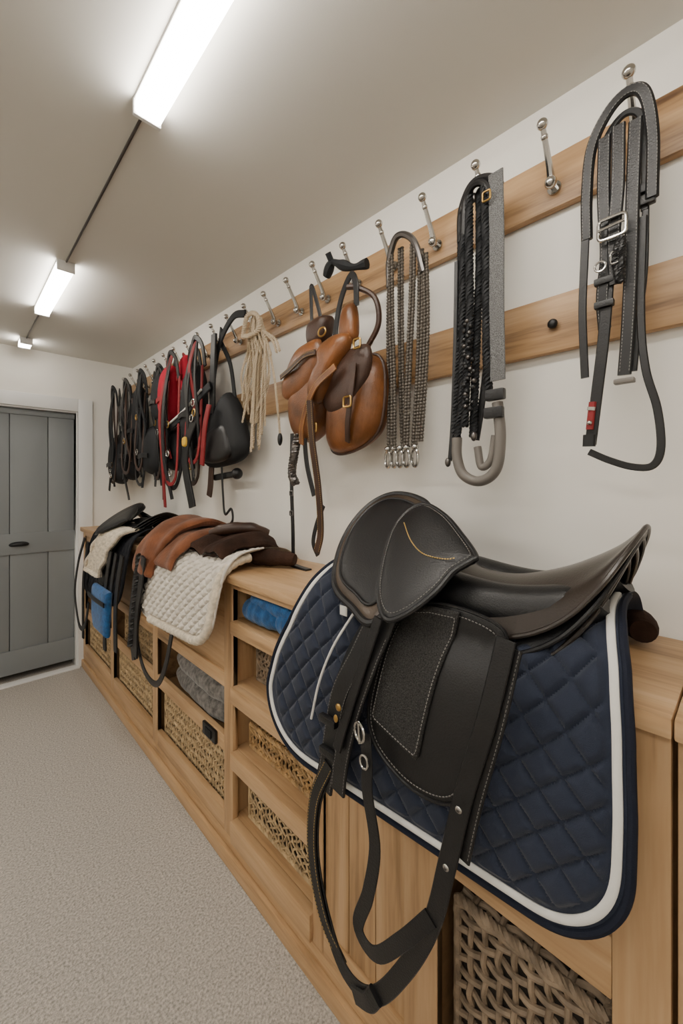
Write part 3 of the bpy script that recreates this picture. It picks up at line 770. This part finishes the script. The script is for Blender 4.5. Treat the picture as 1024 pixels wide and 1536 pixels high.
for i in range(30):
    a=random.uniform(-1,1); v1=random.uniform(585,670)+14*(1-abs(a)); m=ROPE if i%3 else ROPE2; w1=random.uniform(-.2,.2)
    o.rope(k.path((394+a*3,474,.03+.015*random.random()),(392+a*12,505,.05*random.random()),(391+a*17+random.uniform(-3,3),560,.05*random.random()),(388+a*17+random.uniform(-4,4),v1,.06*random.random())),.0028,.0026,m,pitch=.020,strands=2,seg=4)
for e in (420,424,412): o.rope(k.path((396,474,.04),(404,500,.04),(e-6,520,.02),(e,540,.02)),.0035,.0035,ROPE,pitch=.018,strands=2,seg=4)
o.rope(k.path((400,480,.03),(412,560,.01),(416,620,.0),(419,655,.0)),.003,.003,ROPE,pitch=.016,strands=2,seg=4)
o.ball(k.p(419,662,0),.014,BLK,(.8,.8,2.))
o.rope(k.path((378,500,.05),(388,476,.06),(402,480,.06),(404,500,.05),(392,506,.06),(378,500,.05)),.006,.005,ROPE,pitch=.02,strands=2)
o.done()
k=Sk(1.0,340,1.853,.00683,.003374)
o=O('black_shoulder_bag')
o.part('bag'); o.pillow([(309,688),(312,645),(328,612),(343,590),(356,605),(366,640),(371,675),(362,692),(340,699),(318,700)],.06,k.mp(0),BLK2,back=.04,e=4)
o.part('pocket'); o.pillow([(318,690),(318,655),(350,640),(360,680),(345,694)],.03,k.mp(.045),BLK,back=.0,e=5)
o.part('shoulder_strap')
o.strap(k.path((322,640,.03),(328,570,.03),(340,520,.04),(362,494,.05),(376,496,.04)),.034,.010,BLK2)
o.strap(k.path((352,600,.0),(348,550,.01),(340,515,.03),(346,500,.05)),.028,.008,BLK2)
o.strap(k.path((332,620,.05),(336,560,.06),(338,505,.06)),.05,.012,BLK)
o.done()
o=O('lead_strap_set')
o.part('cross_bar'); o.strap(k.path((322,716,.0),(335,714,.0),(357,711,.0)),.032,.02,BLK)
o.ball(k.p(355,711,.0),.028,BLK)
o.part('lead'); o.strap(k.path((338,700,.02),(340,740,.02),(343,770,.02),(352,762,.02),(354,778,.02),(346,790,.02)),.014,.006,BLK)
o.strap(k.path((322,700,.02),(320,730,.02),(318,745,.02)),.05,.01,BROWND)
o.done()
def loop_halter(Y,c,zt,L,mat,n=3,seed=0,wid=.09,w=.022,acc=None):
    rnd=random.Random(seed)
    o=O('halter'); o.part('crown')
    o.strap(cat([(c,Y+wid*.5,zt-.16),(c-.01,Y+wid*.4,zt-.05),(c-.02,Y,zt),(c-.01,Y-wid*.4,zt-.05),(c,Y-wid*.5,zt-.16)],8),w,.008,mat)
    o.part('straps')
    for i in range(n):
        y=Y+rnd.uniform(-wid,wid)*.5; l=L*rnd.uniform(.6,1.)
        o.strap(cat([(c-.01,Y+rnd.uniform(-.02,.02),zt-.01),(c-.02-rnd.random()*.03,y,zt-l*.35),(c-.01-rnd.random()*.04,y+rnd.uniform(-.03,.03),zt-l*.7),(c-rnd.random()*.03,y+rnd.uniform(-.04,.04),zt-l)],8),w*rnd.uniform(.7,1.4),.007,mat if rnd.random()<.8 else (acc or mat))
    y=Y+rnd.uniform(-.03,.03); zz=zt-L*rnd.uniform(.6,.8); ww=wid*rnd.uniform(.7,1.1)
    o.strap(cat([(c,y-ww*.5,zt-.15),(c-.02,y-ww*.6,zz),(c-.02,y-ww*.3,zz-.12),(c-.02,y+ww*.3,zz-.12),(c-.02,y+ww*.6,zz),(c,y+ww*.5,zt-.15)],8),w*.8,.006,acc or mat)
    o.part('rings')
    for q in range(3): o.ring((c-.035,Y+rnd.uniform(-.05,.05),zt-L*rnd.uniform(.3,.75)),.018,.018,.004,BRASS if q==0 else STEEL)
    o.done()
def padlump(name,Y,c,zt,zb,w,mat,th=.07,mat2=None):
    o=O(name); h=zt-zb
    o.part('body'); o.pillow([(Y-w*.30,zt),(Y+w*.25,zt-.02*h),(Y+w*.5,zt-.45*h),(Y+w*.45,zt-.85*h),(Y+.1*w,zb),(Y-w*.42,zb+.08*h),(Y-w*.5,zt-.4*h)],th,lambda a,b,hh:V((c-hh,a,b)),mat,back=.04,e=3.4)
    o.part('band'); o.strap(cat([(c-th-.002,Y-w*.3,zt-.62*h),(c-th-.008,Y,zt-.6*h),(c-th-.002,Y+w*.3,zt-.62*h)],8),.03,.006,mat2 or BLK)
    o.part('strap'); o.strap(cat([(c,Y-w*.2,zt-.1*h),(c-.02,Y,2.17),(c,Y+w*.2,zt-.1*h)],8),.02,.006,mat2 or BLK)
    o.done()
padlump('red_halter_bag',2.50,.97,2.13,1.80,.20,RED,.06,REDD)
padlump('red_halter_bag',2.30,.985,2.16,1.95,.11,RED,.04,REDD)
padlump('black_boot_bag',2.66,.98,2.12,1.82,.17,BLK2,.06)
padlump('black_boot_bag',2.16,.98,2.06,1.62,.22,BLK2,.07)
padlump('black_boot_bag',2.46,1.0,1.76,1.50,.24,BLK2,.07)
padlump('black_boot_bag',2.80,1.0,1.80,1.48,.30,BLK2,.09)
padlump('black_boot_bag',3.10,.99,2.10,1.60,.22,BLK2,.07)
padlump('black_boot_bag',3.30,1.0,1.90,1.45,.26,BLK2,.08)
padlump('black_boot_bag',3.50,.98,1.80,1.42,.24,BLK2,.09)
for i,(Y,zt,L,n,m,a) in enumerate([(2.02,2.18,.75,4,BLK,REDD),(2.18,2.19,.90,5,BLK,BROWND),(2.35,2.18,.95,5,BLK,REDD),(2.69,2.19,.85,5,BLK,BROWND),(2.86,2.18,.85,5,BLK2,BROWND),(3.02,2.18,.80,5,BLK2,BLK),(3.19,2.18,.80,4,BLK,BROWND),(3.36,2.18,.90,5,BLK,BLK),(3.5,2.18,.95,4,BLK2,BROWND)]):
    loop_halter(Y,.985 if i%2 else .93,zt,L,m,n,seed=i+3,wid=.15,w=.028,acc=a)
k=Sk(.93,280,2.325,.0093,.00396)
o=O('girth_strap'); o.part('white_edge'); o.strap(k.path((242,640,0),(262,632,.01),(285,618,.01),(305,600,.01),(312,592,0)),.045,.012,BLK2); o.tube(k.path((242,636,.01),(262,628,.02),(285,614,.02),(305,596,.02)),.006,WHITE)
o.part('drop'); o.strap(k.path((300,625,.02),(290,660,.03),(283,700,.02),(288,760,.0)),.07,.012,BLK); o.strap(k.path((315,620,.02),(312,650,.03),(306,700,.02)),.04,.010,REDD)
o.strap(k.path((270,640,.0),(272,690,.0),(262,730,.0),(246,722,.0),(240,690,0)),.03,.008,BLK)
o.strap(k.path((243,640,.0),(240,690,.0),(241,752,.0)),.022,.008,BROWND)
o.part('tag'); o.pillow([(288,660),(293,660),(293,672),(288,672)],.01,k.mp(.05),YEL,e=8,n=2)
o.done()
# ------------------------------------------------------------------ camera, world
cam=bpy.data.cameras.new('camera'); co=bpy.data.objects.new('camera',cam); sc.collection.objects.link(co)
cam.lens=600/1536*36; cam.sensor_width=36; cam.sensor_fit='AUTO'; cam.shift_y=-41/1536; cam.clip_start=.01
co.location=(0,0,1.414); co.rotation_euler=(math.radians(90),0,-math.radians(44.37))
sc.camera=co
w=bpy.data.worlds.new('world'); w.use_nodes=True; w.node_tree.nodes['Background'].inputs[0].default_value=(.5,.5,.5,1); w.node_tree.nodes['Background'].inputs[1].default_value=.3
sc.world=w
